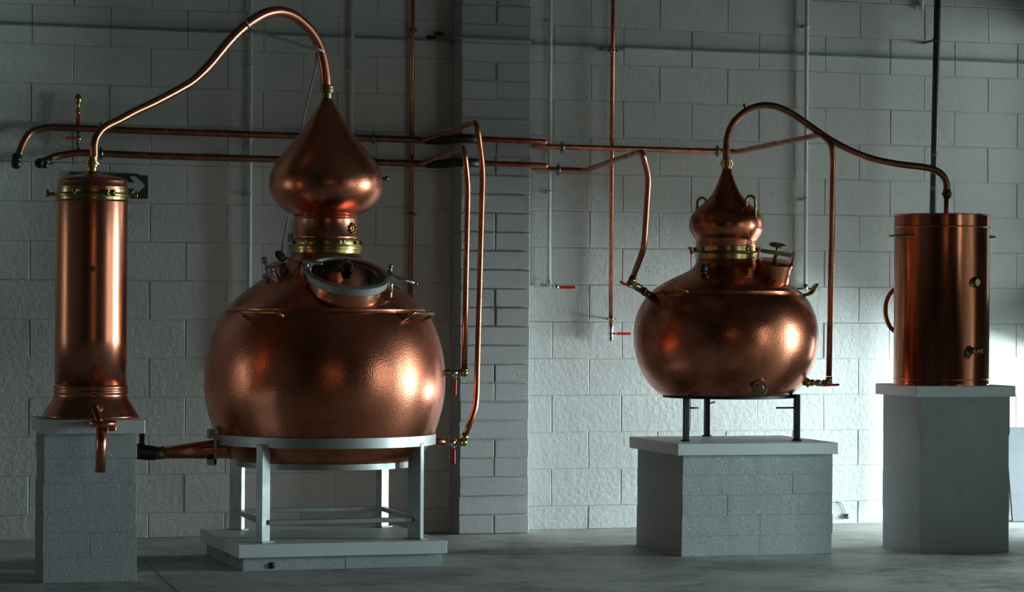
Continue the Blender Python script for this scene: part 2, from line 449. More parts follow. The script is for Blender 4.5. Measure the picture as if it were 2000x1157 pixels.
# ------------------------------------------------------------------ small reusable fittings
def hexnut(mb, p, axis, r, h):
    a = Vector(axis).normalized()
    return mb.lathe([(r * 0.9, -h / 2), (r, -h * 0.38), (r, h * 0.38), (r * 0.9, h / 2)], 6, p, a, True)
def valve(parent, p0, p1, r, lever_from, lever_to, lever_w=0.016, body='chrome', nut='brass'):
    """ball valve between p0 and p1 with a red lever"""
    p0, p1 = Vector(p0), Vector(p1); d = (p1 - p0); L = d.length; a = d / L; c = (p0 + p1) / 2
    v = obj('valve', MB().lathe([(r * .8, 0), (r * .8, L * .3), (r * 1.15, L * .36), (r * 1.2, L * .5), (r * 1.15, L * .64), (r * .8, L * .7), (r * .8, L)], 18, p0, a), body, parent)
    for q in (p0 + a * L * .12, p1 - a * L * .12):
        obj('hex_nut', hexnut(MB(), q, a, r * 1.25, L * .2), nut, v)
    lf, lt = Vector(lever_from), Vector(lever_to)
    st = MB().cyl(c, lf, r * .35, 10); st.ball(lf, r * .5)
    obj('stem', st, 'chrome', v)
    ld = (lt - lf); ll = ld.length; lx = ld / ll
    ly = lx.cross(Vector((0.3, 0.9, 0.25))).normalized(); lz = lx.cross(ly)
    lb = MB().obox((lf + lt) / 2 + lx * 0.1 * ll, lx, ly, lz, ll * 0.95, lever_w, 0.007, 0.0025)
    obj('lever', lb, 'red', v, 'red plastic lever')
    return v
def clip(parent, p, axis, r, wall_y, mat='clip'):
    a = Vector(axis).normalized(); mb = MB()
    mb.lathe([(r + .001, -.008), (r + .006, -.008), (r + .006, .008), (r + .001, .008)], 20, p, a)
    back = Vector((p[0], wall_y, p[2]))
    mb.cyl(Vector(p) + Vector((0, r, 0)), back, 0.005, 8)
    u = a.cross(Vector((0, 1, 0))).normalized()
    for s in (-1, 1): mb.obox(Vector(p) + u * s * (r + .010), a, u, a.cross(u), .012, .014, .012)
    return obj('pipe_clip', mb, mat, parent)

# ------------------------------------------------------------------ large still
AX, AY, AB = -1.542, -1.57, 13.8
still = thing('copper_still', 'largest round hammered copper pot still with pointed onion head on steel stand', 'still', (AX, AY, 0.5))
A0 = (AX, AY, 0)
prof_low = [(0.5382,1.3221),(0.549,1.3031),(0.564,1.2759),(0.5844,1.2352),(0.6047,1.1809),(0.6197,1.1265),(0.6305,1.0722),(0.6368,1.0179),(0.6395,0.95),(0.6373,0.8956),(0.6299,0.8413),(0.6209,0.8006),(0.6073,0.7462),(0.5897,0.6919),(0.5734,0.6512),(0.5516,0.6104),(0.5217,0.5697),(0.4891,0.5371),(0.4429,0.5208),(0.3261,0.5126),(0.0054,0.5099)]
prof_up = [(0.1794,1.6318),(0.1848,1.6236),(0.1903,1.61),(0.2039,1.5883),(0.2311,1.5611),(0.2664,1.534),(0.3044,1.5068),(0.3561,1.4742),(0.4023,1.4416),(0.4485,1.4063),(0.4893,1.371),(0.5178,1.3438),(0.5382,1.3221)]
body = obj('pot_body', MB().lathe(prof_low, 128, A0), 'copper_hammered', still)
shoulder = obj('shoulder', MB().lathe(prof_up, 128, A0), 'copper_hammered', still)
obj('seam', MB().torus((AX, AY, 1.3221), UP, 0.5381, 0.0022, 128, 8), 'copper_pipe', still)
obj('neck', MB().lathe([(0.1685,1.8355),(0.1685,1.8056),(0.1685,1.7187),(0.1726,1.7133),(0.1685,1.7078),(0.1685,1.6997)], 96, A0), 'copper_sheet', still)
head = obj('onion_head', MB().lathe([(0.0258,2.4521),(0.0421,2.4222),(0.0612,2.3896),(0.0938,2.3353),(0.1196,2.2946),(0.1441,2.262),(0.1727,2.2267),(0.2039,2.1913),(0.2311,2.1588),(0.2556,2.1262),(0.2773,2.0908),(0.2931,2.0555),(0.3012,2.0229),(0.3034,1.9958),(0.3012,1.9686),(0.2931,1.9414),(0.2787,1.9143),(0.2583,1.8871),(0.2338,1.8654),(0.2093,1.8491),(0.1821,1.8355),(0.1658,1.8301)], 128, A0), 'copper_hammered', still)
obj('head_socket', MB().lathe([(0.0299,2.5064),(0.0381,2.5037),(0.0381,2.482),(0.0258,2.4793),(0.0258,2.4467)], 32, A0), 'brass_dark', head, sharp=40)
fl_ = obj('neck_flange', MB().lathe([(0.1685,1.7024),(0.1808,1.6997),(0.1821,1.697),(0.1821,1.6752),(0.1984,1.6725),(0.1998,1.663),(0.193,1.6617),(0.193,1.6589),(0.1998,1.6576),(0.1998,1.6508),(0.1889,1.6481),(0.1876,1.6291),(0.1794,1.6263)], 96, A0), 'brass', still, sharp=30)
for a in (-66, -33, -18, 0, 24, 31, 58, 85, 120, 150, 180, 210, 240):
    d = around(AB, a); p = Vector(A0) + d * 0.1821 + UP * 1.6861
    mb = MB(); hexnut(mb, p + d * 0.006, d, 0.010, 0.014)
    obj('bolt', mb, 'brass', fl_)
# embossed badge on the neck
d = around(AB, 54); n0 = Vector(A0) + d * (0.1685) + UP * 1.7594
tx = UP.cross(d)
mb = MB().lathe([(0.023, -.004), (0.025, .003), (0.020, .006), (0.001, .006)], 24, n0, d)
for k in range(7):
    a = 2 * math.pi * k / 7
    mb.ball(n0 + d * .007 + tx * .021 * math.cos(a) + UP * .024 * math.sin(a), 0.008)
mb.obox(n0 + d * .008, tx, d, UP, .016, .006, .024, .002)
obj('badge', mb, 'brass', still, 'small embossed golden badge')
# tap on the right of the head
d = around(AB, 88); hz = 2.0284
p = Vector(A0) + d * 0.2962 + UP * hz
obj('vent_stub', MB().cyl(p, p + d * .022, .010, 12).cyl(p + d * .018, p + d * .032, .015, 12), 'brass_dark', head)

# manway with hinged glass lid
cV, rV = around(AB, 0), around(AB, 90)
MC = Vector((AX, AY, 0)) + cV * 0.37 + rV * 0.112
MC.z = 1.5084
nV = (UP * .92 + rV * .115 + cV * .37).normalized()
uV = (rV - nV * rV.dot(nV)).normalized(); vV = nV.cross(uV)
man = obj('manway', MB().lathe([(.188, -.30), (.190, -.09), (.190, -.01), (.186, 0)], 72, MC, nV), 'copper_sheet', still, 'round tilted manway with steel rim')
lip = MB()
obj('manway_rim', MB().lathe([(.186, -.034), (.205, -.034), (.212, -.028), (.214, .004), (.224, .008), (.225, .016), (.216, .020), (.200, .020), (.192, .012), (.186, .0)], 80, MC, nV), 'steel', man, 'brushed steel clamp rim', 35)
obj('lid', MB().lathe([(.200, .004), (.196, .012), (.17, .006), (.12, -.002), (.06, -.006), (.001, -.007)], 72, MC, nV), 'glass_dark', man, 'dark glass lid')
lh = MB().obox(MC + nV * .03 - vV * (-.07), uV, vV, nV, .05, .04, .03, .006)
lh.obox(MC + nV * .02 + vV * .13, uV, vV, nV, .026, .12, .012, .003)
lh.cyl(MC + nV * .05 + vV * .07, MC + nV * .03 + vV * .07, .012, 12)
obj('lid_handle', lh, 'black', man)
lv = MB()
e0 = MC + uV * .215 + nV * .01
lv.obox(e0, uV, vV, nV, .05, .035, .05, .004); lv.cyl(e0 + nV * .03, e0 + nV * .065, .012, 10); lv.ball(e0 + nV * .068, .014)
lv.cyl(e0 + uV * .01, e0 + uV * .02 - nV * .10, .014, 10)
lv.tube([e0 + nV * .02, e0 + uV * .06 + nV * .005, e0 + uV * .145 - nV * .012], .008, 10); lv.ball(e0 + uV * .145 - nV * .012, .010)
obj('clamp_lever', lv, 'chrome', man)
lv = MB(); e1 = MC - uV * .215 + nV * .005
lv.obox(e1, uV, vV, nV, .05, .05, .045, .004); lv.obox(e1 + uV * .03 + nV * .045, uV, vV, nV, .10, .03, .012, .003)
lv.cyl(e1 - nV * .05, e1 + nV * .05, .013, 10)
obj('hinge', lv, 'steel', man)
# sample port on the left of the shoulder
pc = Vector((AX, AY, 0)) - rV * .252 + cV * .16; pc.z = 1.53
pn = (UP * .9 - rV * .22 + cV * .28).normalized()
port = obj('sample_port', MB().lathe([(.046, -.07), (.046, .0), (.056, .002), (.056, .016), (.050, .020), (.050, .034), (.040, .042), (.001, .044)], 40, pc, pn), 'chrome', still, 'small capped steel port', 35)
k0 = pc + pn * .085 + rV * .035
obj('knob', MB().lathe([(.004, -.012), (.030, -.010), (.036, 0), (.030, .010), (.004, .012)], 24, k0, (pn + rV * 1.2 + cV * .4)), 'black', port)
pb = MB().tube([k0, pc + pn * .06 + rV * .10, pc + pn * .045 + rV * .145], .007, 10); pb.ball(pc + pn * .045 + rV * .145, .010)
pb.cyl(pc - rV * .055 - pn * .01, pc - rV * .055 + pn * .07, .008, 10); pb.torus(pc - rV * .055 + pn * .06, cV, .016, .004, 20, 8)
pb.obox(pc - rV * .07 - pn * .03, rV, cV, pn, .03, .03, .03, .005)
obj('port_clamp', pb, 'chrome', port)
# pairs of brass lifting handles with trefoil feet
def lift_handle(parent, axis, b, a0, a1, r, z, so, tr, mat, drop=.02, rise=.012, foot=True):
    P = []
    n = 8; c = Vector((axis[0], axis[1], 0))
    d0, d1 = around(b, a0), around(b, a1)
    P.append(c + d0 * r + UP * (z - drop)); P.append(c + d0 * (r + so * .7) + UP * (z - drop * .3))
    for k in range(n + 1):
        a = a0 + (a1 - a0) * (0.08 + 0.84 * k / n)
        P.append(c + around(b, a) * (r + so) + UP * (z + rise))
    P.append(c + d1 * (r + so * .7) + UP * (z - drop * .3)); P.append(c + d1 * r + UP * (z - drop))
    h = obj('handle', MB().tube(P, tr, 12, 3), mat, parent)
    if foot:
        for d in (d0, d1):
            q = c + d * (r + .002) + UP * (z - drop); t = UP.cross(d); mb = MB()
            nn = (d + UP * .45).normalized(); u2 = nn.cross(t).normalized()
            for s, w_ in ((-1, 0.35), (1, 0.35), (0, -1)):
                mb.lathe([(.012, -.006), (.012, .004), (.009, .007), (.001, .008)], 14, q + t * s * .020 + u2 * w_ * .024 * (1 if u2.z > 0 else -1), nn)
            mb.lathe([(.017, -.006), (.016, .004), (.001, .006)], 14, q, nn)
            obj('handle_foot', mb, mat, h)
    return h
HZ, HR = 1.3031, 0.5476
lift_handle(still, (AX, AY), AB, 47, 71, HR, HZ, .055, .009, 'brass')
lift_handle(still, (AX, AY), AB, -46, -22, HR, HZ, .055, .009, 'brass')
lift_handle(still, (AX, AY), AB, 150, 174, HR, HZ, .055, .009, 'brass')
# drain: tapered copper outlet towards the left
oz = 0.5887
out_d = Vector((-1, -0.02, 0)).normalized()
o0 = Vector((AX, AY, 0)) + out_d * .42 + UP * (oz)
dr = obj('drain_outlet', MB().tube([o0, Vector((-2.0768,-1.57,0.5995)), Vector((-2.1448,-1.57,0.5948)), Vector((-2.4168,-1.58,0.5795))], [.056, .053, .050, .030], 28), 'copper_hammered', still)
p0, p1 = Vector((-2.4087,-1.58,0.5794)), Vector((-2.4516,-1.58,0.5772))
mb = MB(); hexnut(mb, p0, p1 - p0, .037, .012); hexnut(mb, p1, p1 - p0, .039, .012); mb.cyl(p0, p1, .033, 20)
obj('coupling', mb, 'brass_dark', dr)
# black hose pushed on the drain
h0, h1 = Vector((-2.4463,-1.58,0.5771)), Vector((-2.5711,-1.59,0.5896))
hose = thing('drain_hose', 'short black hose on the drain outlet of the large still', 'hose', (h1.x, h1.y, 0))
obj('hose', MB().tube([h0, h0 * .6 + h1 * .4, h1, h1 + Vector((-.08, 0, -.03)), h1 + Vector((-.14, 0, -.16)), h1 + Vector((-.16, 0, -.45)), (h1.x - .17, h1.y, .035), (h1.x - .40, h1.y + .05, .035)], [.036, .040, .042, .042, .042, .042, .035, .035], 20, 4), 'black', hose)
u0 = Vector((-2.5189,-1.58,0.6258)); u1 = Vector((-2.5193,-1.58,0.6842))
obj('hose_clip', MB().obox((u0 + u1) / 2, (1, 0, 0), (0, 1, 0), UP, .024, .03, (u1 - u0).length + .02, .003), 'black', hose)

# steel stand of the large still
st = thing('still_stand', 'brushed steel four-legged ring stand carrying the large copper still', 'stand', (AX, AY, .137))
SC = Vector((-1.54, -1.572, 0))
rt0, rt1 = .653, .698
def ring(mb, c, r0, r1, z0, z1, seg=96):
    return mb.lathe([(r0, z0), (r1, z0), (r1, z1), (r0, z1), (r0, z0)], seg, c)
obj('top_ring', ring(MB(), SC, .578, .588, 0.6213, 0.6702 + .004), 'steel', st, sharp=30)
obj('lower_ring', ring(MB(), SC, .470, .480, 0.5045, 0.5479), 'steel', st, sharp=30)
leg_xy = [(-1.962, -1.972), (-1.148, -1.962), (-1.930, -1.182), (-1.118, -1.176)]
leg_top = 0.6376
for x, y in leg_xy:
    d = Vector((x, y, 0)) - SC; d.z = 0; d.normalize(); t = UP.cross(d)
    obj('leg', MB().obox(((x), (y), (.140 + leg_top) / 2), d, t, UP, .076, .038, leg_top - .140, .003), 'steel', st)
    obj('foot_plate', MB().obox((x, y, .1395), d, t, UP, .105, .070, .005, .001), 'steel', st)
rz = .239
for i, j in ((0, 1), (0, 2), (1, 3), (2, 3)):
    a, b = Vector((*leg_xy[i], rz)), Vector((*leg_xy[j], rz)); d = (b - a).normalized()
    obj('rail', MB().obox((a + b) / 2, d, UP.cross(d), UP, (b - a).length - .05, .030, .024, .002), 'steel', st)
bx = Vector((-2.1415,-1.62,0.6134))
mb = MB().box((bx.x - .006, bx.y - .012, 0.519), (bx.x + .006, bx.y + .012, 0.675))
mb.box((bx.x - .034, bx.y - .012, 0.6535), (bx.x - .004, bx.y + .05, 0.7019))
mb.box((bx.x - .034, bx.y - .012, 0.5136), (bx.x + .006, bx.y + .05, 0.5459))
mb.box((bx.x - .004, bx.y - .010, 0.6535), (bx.x + .05, bx.y + .01, 0.6723))
obj('drain_bracket', mb, 'steel', st)

# ------------------------------------------------------------------ tall condenser column on the left
CX, CY_, CB = -2.878, -2.17, 8.8
con = thing('condenser_column', 'tall narrow copper condenser column with flared foot on the leftmost plinth', 'condenser', (CX, CY_, .789))
C0 = (CX, CY_, 0)
obj('column', MB().lathe([(0.1746,1.8646),(0.1758,1.857),(0.1758,1.6396),(0.1761,1.4121),(0.1766,1.1846),(0.177,0.952)], 96, C0), 'copper_sheet', con)
obj('foot_flare', MB().lathe([*[(0.1765,0.9571),(0.1821,0.947),(0.1846,0.9394),(0.1808,0.9343),(0.1796,0.9293),(0.1846,0.9217),(0.1846,0.9141),(0.1796,0.909),(0.1821,0.8964),(0.1884,0.8787),(0.1998,0.8585),(0.2137,0.8382),(0.2238,0.8206),(0.2276,0.8104)], (.2385, .800), (.2385, .793), (.230, .7895)], 96, C0), 'copper_sheet', con)
obj('dome', MB().lathe([(0.0202,1.9999),(0.0506,1.9961),(0.1012,1.9872),(0.1468,1.9771),(0.167,1.9695),(0.1733,1.9632),(0.1746,1.9556),(0.1746,1.9329),(0.1784,1.9278),(0.1746,1.9202),(0.1746,1.9126)], 96, C0), 'copper_sheet', con)
cf = obj('clamp_ring', MB().lathe([(0.1746,1.9202),(0.1784,1.9177),(0.1784,1.9),(0.191,1.8962),(0.1923,1.8912),(0.1872,1.8899),(0.1872,1.8874),(0.1923,1.8861),(0.191,1.881),(0.1796,1.8785),(0.1796,1.8646),(0.1834,1.8621),(0.1796,1.857),(0.1746,1.8545)], 96, C0), 'brass', con, sharp=30)
for a in (-90, 90, -25, 22, 32, 150, 210):
    d = around(CB, a); p = Vector(C0) + d * 0.1948 + UP * 1.8924
    mb = MB(); L = .022 if abs(a) == 90 else -.004
    mb.cyl(p - UP * .012, p + UP * .018, .008, 10) if abs(a) != 90 else mb.cyl(p - d * .01, p + d * L, .009, 10)
    hexnut(mb, p + (d * L if abs(a) == 90 else UP * .012), d if abs(a) == 90 else UP, .014, .014)
    if abs(a) == 90: mb.cyl(p + d * L - UP * .016, p + d * L + UP * .022, .006, 10)
    obj('bolt', mb, 'brass', cf)
obj('top_socket', MB().lathe([(0.0278,2.0795),(0.0278,2.0593),(0.0329,2.0567),(0.0329,2.0492),(0.043,2.0479),(0.043,2.0403),(0.0304,2.039),(0.0304,2.0289),(0.0228,2.0264),(0.0228,2.0087),(0.0354,1.9986)], 32, C0), 'brass', con, sharp=30)
d = around(CB, 2); p = Vector(C0) + d * 0.1758 + UP * 1.5233
obj('thermo_pocket', MB().cyl(p - d * .02, p + d * .014, .015, 14).cyl(p + d * .010, p + d * .024, .009, 10), 'brass_dark', con)
# outlet cup with spout pipe in front of the cap
q = Vector((-2.8755,-2.51,0.7891)); bt = Vector((-2.8812,-2.51,0.54))
cup = obj('outlet_cup', MB().lathe([(.024, -.030), (.060, -.030), (.068, -.022), (.069, .0), (.064, .0), (.062, -.018), (.001, -.020)], 40, q), 'copper_sheet', con)
obj('spout_pipe', MB().tube([q - UP * .02, q * .5 + bt * .5, bt], [.0255, .0255, .0260], 24), 'copper_sheet', cup)
obj('cup_lug', MB().box((q.x + .03, q.y - .03, q.z - .05), (q.x + .065, q.y + .02, q.z - .026), .004), 'copper_sheet', cup)
obj('beak', MB().tube([Vector((CX + .035, CY_ - .16, .835)), Vector((q.x - .02, q.y + .085, .842)), Vector((q.x - .018, q.y + .03, .815)), Vector((q.x - .012, q.y, .780))], [.022, .021, .020, .016], 16, 4), 'copper_dull', cup)

# swan neck of the large still
pts = [(-2.8681,-2.17,2.0654),(-2.8683,-2.17,2.0958),(-2.8686,-2.17,2.1388),(-2.8579,-2.1647,2.1774),(-2.8307,-2.1515,2.2144),(-2.7923,-2.1329,2.2407),(-2.7371,-2.1064,2.2682),(-2.6468,-2.0634,2.3184),(-2.5612,-2.023,2.3597),(-2.4819,-1.9859,2.4022),(-2.4049,-1.9501,2.4449),(-2.3245,-1.913,2.496),(-2.2363,-1.8726,2.5808),(-2.1737,-1.8442,2.6538),(-2.119,-1.8194,2.7161),(-2.0681,-1.7965,2.7665),(-2.0147,-1.7726,2.8107),(-1.9671,-1.7515,2.8439),(-1.9161,-1.7289,2.8709),(-1.8709,-1.7091,2.8855),(-1.8284,-1.6905,2.8918),(-1.7797,-1.6693,2.8866),(-1.7306,-1.6481,2.8692),(-1.6812,-1.627,2.8382),(-1.6377,-1.6084,2.8011),(-1.6002,-1.5925,2.7512),(-1.575,-1.5819,2.6933),(-1.559,-1.5753,2.6292),(-1.5492,-1.5713,2.5673),(-1.5463,-1.5703,2.5022)]
rad = [.020] * 4 + [.0205] * 4 + [.0215] * 4 + [.0245] * 5 + [.027] * 13
sw = thing('swan_neck', 'thick copper swan-neck pipe arching from the large still to the left column', 'pipe', (AX, AY, 1.9))
obj('arm', MB().tube(pts, rad, 24, 4), 'copper_pipe', sw)
obj('union_nut', MB().lathe([(0.0299,2.5227),(0.0353,2.52),(0.0353,2.5078),(0.0299,2.5051)], 24, A0), 'brass_dark', sw)

# ------------------------------------------------------------------ smaller still
BX, BY, BB = 0.788, -1.48, 22.4
B0 = (BX, BY, 0)
pot = thing('copper_still', 'smaller squat copper pot still with looped handles on its head', 'still', (BX, BY, .85))
obj('pot_body', MB().lathe([(0.4307,1.4324),(0.4451,1.4152),(0.4652,1.3865),(0.481,1.3578),(0.4996,1.3148),(0.5125,1.266),(0.5177,1.2143),(0.5177,1.1627),(0.5119,1.1139),(0.5025,1.0708),(0.4881,1.0278),(0.4709,0.9905),(0.4522,0.9561),(0.4264,0.9216),(0.3991,0.8929),(0.3732,0.8728),(0.3503,0.8613),(0.2584,0.8556),(0.0057,0.8527)], 128, B0), 'copper_hammered_small', pot)
obj('shoulder', MB().lathe([(0.1694,1.6305),(0.1709,1.6104),(0.1766,1.5932),(0.1867,1.5788),(0.2039,1.5645),(0.2297,1.5501),(0.2671,1.5329),(0.3087,1.5128),(0.3532,1.4898),(0.3934,1.464),(0.4307,1.4324)], 128, B0), 'copper_hammered_small', pot)
obj('seam', MB().torus((BX, BY, 1.4324), UP, 0.4307, .002, 128, 8), 'copper_pipe', pot)
hd = obj('onion_head', MB().lathe([(0.0244,2.1384),(0.0302,2.1097),(0.0431,2.0753),(0.0546,2.0466),(0.0675,2.0179),(0.0847,1.9892),(0.1077,1.9605),(0.1321,1.9375),(0.1594,1.9146),(0.1824,1.8916),(0.1982,1.8687),(0.2076,1.84),(0.2102,1.8141),(0.2068,1.7912),(0.1967,1.7682),(0.1852,1.751),(0.1752,1.7366),(0.1723,1.728),(0.1723,1.7022),(0.1694,1.6936)], 112, B0), 'copper_hammered_small', pot)
obj('head_socket', MB().lathe([(0.0244,2.1872),(0.0316,2.1843),(0.0316,2.17),(0.0373,2.1686),(0.0373,2.1528),(0.0302,2.1513),(0.0287,2.1384),(0.0244,2.1327)], 24, B0), 'brass', hd, sharp=30)
cf2 = obj('clamp_ring', MB().lathe([(0.1694,1.6993),(0.1746,1.6965),(0.1746,1.6721),(0.1895,1.6692),(0.1982,1.6678),(0.1982,1.6606),(0.1781,1.6577),(0.1752,1.6534),(0.1737,1.6276),(0.1694,1.6247)], 96, B0), 'brass', pot, sharp=30)
obj('clamp_band', MB().torus((BX, BY, 1.664), UP, 0.1967, .0042, 96, 10), 'brass_dark', cf2)
for a in (-88, -50, -20, 15, 42, 75, 130, 180, 230):
    d = around(BB, a); p = Vector(B0) + d * 0.1751 + UP * 1.6821
    mb = MB(); hexnut(mb, p + d * .004, d, .010, .014)
    if abs(a + 88) < 1: mb.cyl(p + d * .02 - UP * .03, p + d * .028 + UP * .012, .008, 10); hexnut(mb, p + d * .028 + UP * .006, UP, .013, .012)
    obj('bolt', mb, 'brass', cf2)
def loop_handle(parent, P, r):
    h = obj('handle', MB().tube(P, r, 12, 4), 'brass', parent)
    for q in (P[0], P[-1]): obj('handle_foot', MB().ball(q, r * 1.7), 'brass', h)
loop_handle(hd, [(0.6436,-1.4,1.9126),(0.6419,-1.4,1.9384),(0.648,-1.4,1.9587),(0.664,-1.41,1.9716),(0.6817,-1.42,1.9643),(0.687,-1.43,1.9468)], .0075)
loop_handle(hd, [(0.8449,-1.62,1.9341),(0.8421,-1.63,1.9536),(0.8501,-1.64,1.9719),(0.8658,-1.65,1.9761),(0.8786,-1.66,1.9646),(0.8849,-1.66,1.9391),(0.8852,-1.66,1.8936),(0.897,-1.64,1.846)], .0075)
HZ2, HR2 = 1.4439, 0.4221
lift_handle(pot, (BX, BY), BB, -50, -28, HR2, HZ2, .045, .0085, 'brass')
lift_handle(pot, (BX, BY), BB, 82, 104, HR2, HZ2, .085, .0085, 'brass', .02, .038)
# filler port with screw-down clamp
cV2, rV2 = around(BB, 0), around(BB, 90)
ft = Vector((0.9911,-1.69,1.6041)); fb = Vector((0.9799,-1.64,1.4107))
fx = (ft - fb).normalized(); fl = (ft - fb).length
port = obj('filler_port', MB().lathe([(.090, -.02), (.091, 0), (.096, fl * .5), (.100, fl - .012), (.106, fl - .012), (.107, fl + .004), (.100, fl + .010), (.070, fl + .016), (.001, fl + .020)], 56, fb, fx), 'copper_hammered_small', pot, 'lidded copper filler port', 35)
s2 = (rV2 - fx * rV2.dot(fx)).normalized(); w2 = fx.cross(s2)
for s in (-1, 1):
    fr = MB()
    for k in (-1, 1):
        fr.obox(ft + s2 * s * .096 + w2 * k * .020 + fx * .03, s2, w2, fx, .010, .012, .085, .002)
    fr.obox(ft + s2 * s * .096 + fx * .072, s2, w2, fx, .014, .055, .010, .002)
    fr.obox(ft + s2 * s * .098 - fx * .012, s2, w2, fx, .016, .060, .016, .002)
    obj('clamp_upright', fr, 'copper_pipe', port)

obj('cross_bar', MB().obox(ft + fx * .058, s2, w2, fx, .180, .022, .020, .003), 'brass', port)
wc = ft + fx * .102
obj('screw', MB().cyl(ft + fx * .018, wc, .007, 12).lathe([(.016, .015), (.014, .03), (.008, .05)], 14, ft, fx), 'brass', port)
wm = MB().torus(wc, fx, .042, .0075, 36, 10).cyl(wc - fx * .008, wc + fx * .008, .013, 14)
for k in range(4):
    a = R(45 + 90 * k); wm.cyl(wc, wc + (s2 * math.cos(a) + w2 * math.sin(a)) * .042, .005, 8)
obj('hand_wheel', wm, 'brass_dark', port)
# sight glass and drain cap
d = around(BB, -42); p = Vector((0.5893,-1.64,1.5692))
sg = obj('sight_glass', MB().ball(p, .022, 1.25), 'blue_glass', pot, 'small bluish glass bulb')
obj('stub', MB().cyl(p - UP * .065, p - UP * .02, .013, 12).cyl(p - UP * .03, p - UP * .018, .018, 12), 'brass_dark', sg)
p = Vector((0.8013,-1.935,0.9179)); d = around(BB, 8)
dc = obj('drain_cap', MB().lathe([(.030, -.10), (.030, -.02), (.043, -.018), (.044, .0), (.041, .008), (.001, .009)], 40, p, d), 'brass_dark', pot, 'brass drain cap with hexagonal boss', 35)
mb = MB(); hexnut(mb, p + d * .012, d, .021, .014); obj('hex_boss', mb, 'brass_dark', dc)

# black stand of the smaller still
bs = thing('still_stand', 'black three-legged steel stand under the smaller copper still', 'stand', (BX, BY, .615))
RC = Vector((.80, -1.475, 0)); zr0, zr1 = 0.8504, 0.8742
obj('ring', ring(MB(), RC, .335, .362, zr0, zr1), 'black_steel', bs, sharp=30)
for i, (x, y) in enumerate(((.491, -1.634), (.825, -1.113), (1.127, -1.697))):
    d = Vector((x, y, 0)) - RC; d.normalize(); t = UP.cross(d)
    lg = obj('leg', MB().obox((x, y, (.618 + zr0) / 2), (1, 0, 0), (0, 1, 0), UP, .030, .030, zr0 - .618, .002).obox((x, y, (zr0 + zr1) / 2), (1, 0, 0), (0, 1, 0), UP, .030, .030, zr1 - zr0 - .001, .002), 'black_steel', bs)
    obj('foot_plate', MB().lathe([(.029, .6155), (.029, .6215), (.020, .624)], 24, (x, y, 0)), 'black_steel', lg)
    ra = Vector((x, y, (zr0 + zr1) / 2)) - d * .035
    obj('ring_arm', MB().obox(ra, d, t, UP, .075, .026, zr1 - zr0 - .002, .002), 'black_steel', lg)
    zz = 0.799
    e = Vector((x, y, zz)); f = e + (Vector((.075, 0, 0)) if i == 0 else Vector((.04, -.03, .015)) if i == 1 else Vector((-.125, 0, 0)))
    obj('rod', MB().cyl(e, f, .005, 10), 'black_steel' if i != 1 else 'steel', lg)

# ------------------------------------------------------------------ tank on the right
TX, TY, TB = 1.989, -1.75, 26.9
T0 = (TX, TY, 0)
tank = thing('copper_tank', 'plain cylindrical open-topped copper tank on the rightmost plinth', 'tank', (TX, TY, .927))
zt = 1.8857; tr = 0.267
obj('shell', MB().lathe([(tr - .002, .9275), (tr + .003, .929), (tr + .003, .936), (tr, .940), (tr, 1.8105), (tr, zt), (tr - .006, zt), (tr - .006, zt - .08), (.001, zt - .08)], 112, T0), 'copper_tank', tank, sharp=40)
for y_, rr in ((1.8163, .005), (0.9606, .004), (zt - .002, .004)):
    obj('bead', MB().torus((TX, TY, y_), UP, tr + .001, rr, 112, 10), 'copper_tank', tank)
tz = 1.7614
for a0, a1 in ((-78, -38), (97, 135)):
    P = [Vector(T0) + around(TB, a0 + (a1 - a0) * k / 6) * (tr + (.045 if 0 < k < 6 else 0)) + UP * tz for k in range(7)]
    P[1] = Vector(T0) + around(TB, a0 + 3) * (tr + .030) + UP * tz; P[5] = Vector(T0) + around(TB, a1 - 3) * (tr + .030) + UP * tz
    h = obj('handle', MB().tube(P, .008, 12, 4), 'brass_dark', tank)
    for q in (P[0], P[-1]): obj('handle_foot', MB().ball(q, .017, .7), 'brass_dark', h)
d = around(TB, 42); p = Vector(T0) + d * tr + UP * 1.5041
mb = MB().lathe([(.030, -.004), (.030, .004), (.001, .005)], 24, p, d); mb.cyl(p, p + d * .03, .018, 16); hexnut(mb, p + d * .02, d, .021, .012)
obj('overflow_socket', mb, 'brass', tank)
d = around(TB, 35); p = Vector(T0) + d * tr + UP * 1.1225
mb = MB().lathe([(.028, -.004), (.028, .004), (.001, .005)], 24, p, d); mb.cyl(p, p + d * .035, .015, 16)
q = p + d * .035; e = q + around(TB, 100) * .045 + UP * .004; mb.ball(q, .019); mb.cyl(q, e, .015, 14); hexnut(mb, e, e - q, .021, .016)
obj('outlet_elbow', mb, 'brass_dark', tank)
zi = 1.3451
P = []
cc = Vector(T0) + around(TB, -105) * (tr - .02); cc.z = zi
hr = .125; hd_ = around(TB, -100)
for k in range(13):
    a = R(-100 + 200 * k / 12)
    P.append(cc + hd_ * (hr * .62 * math.cos(a)) + UP * (hr * math.sin(a)))
obj('coil_loop', MB().tube(P, .013, 14, 3), 'copper_pipe', tank)
p = Vector((2.0153,-1.75,1.8751)); 
zs = 2.0013
obj('inlet_pipe', MB().cyl((p.x, p.y, zt - .09), (p.x, p.y, zs), .0135, 16), 'copper_pipe', tank)
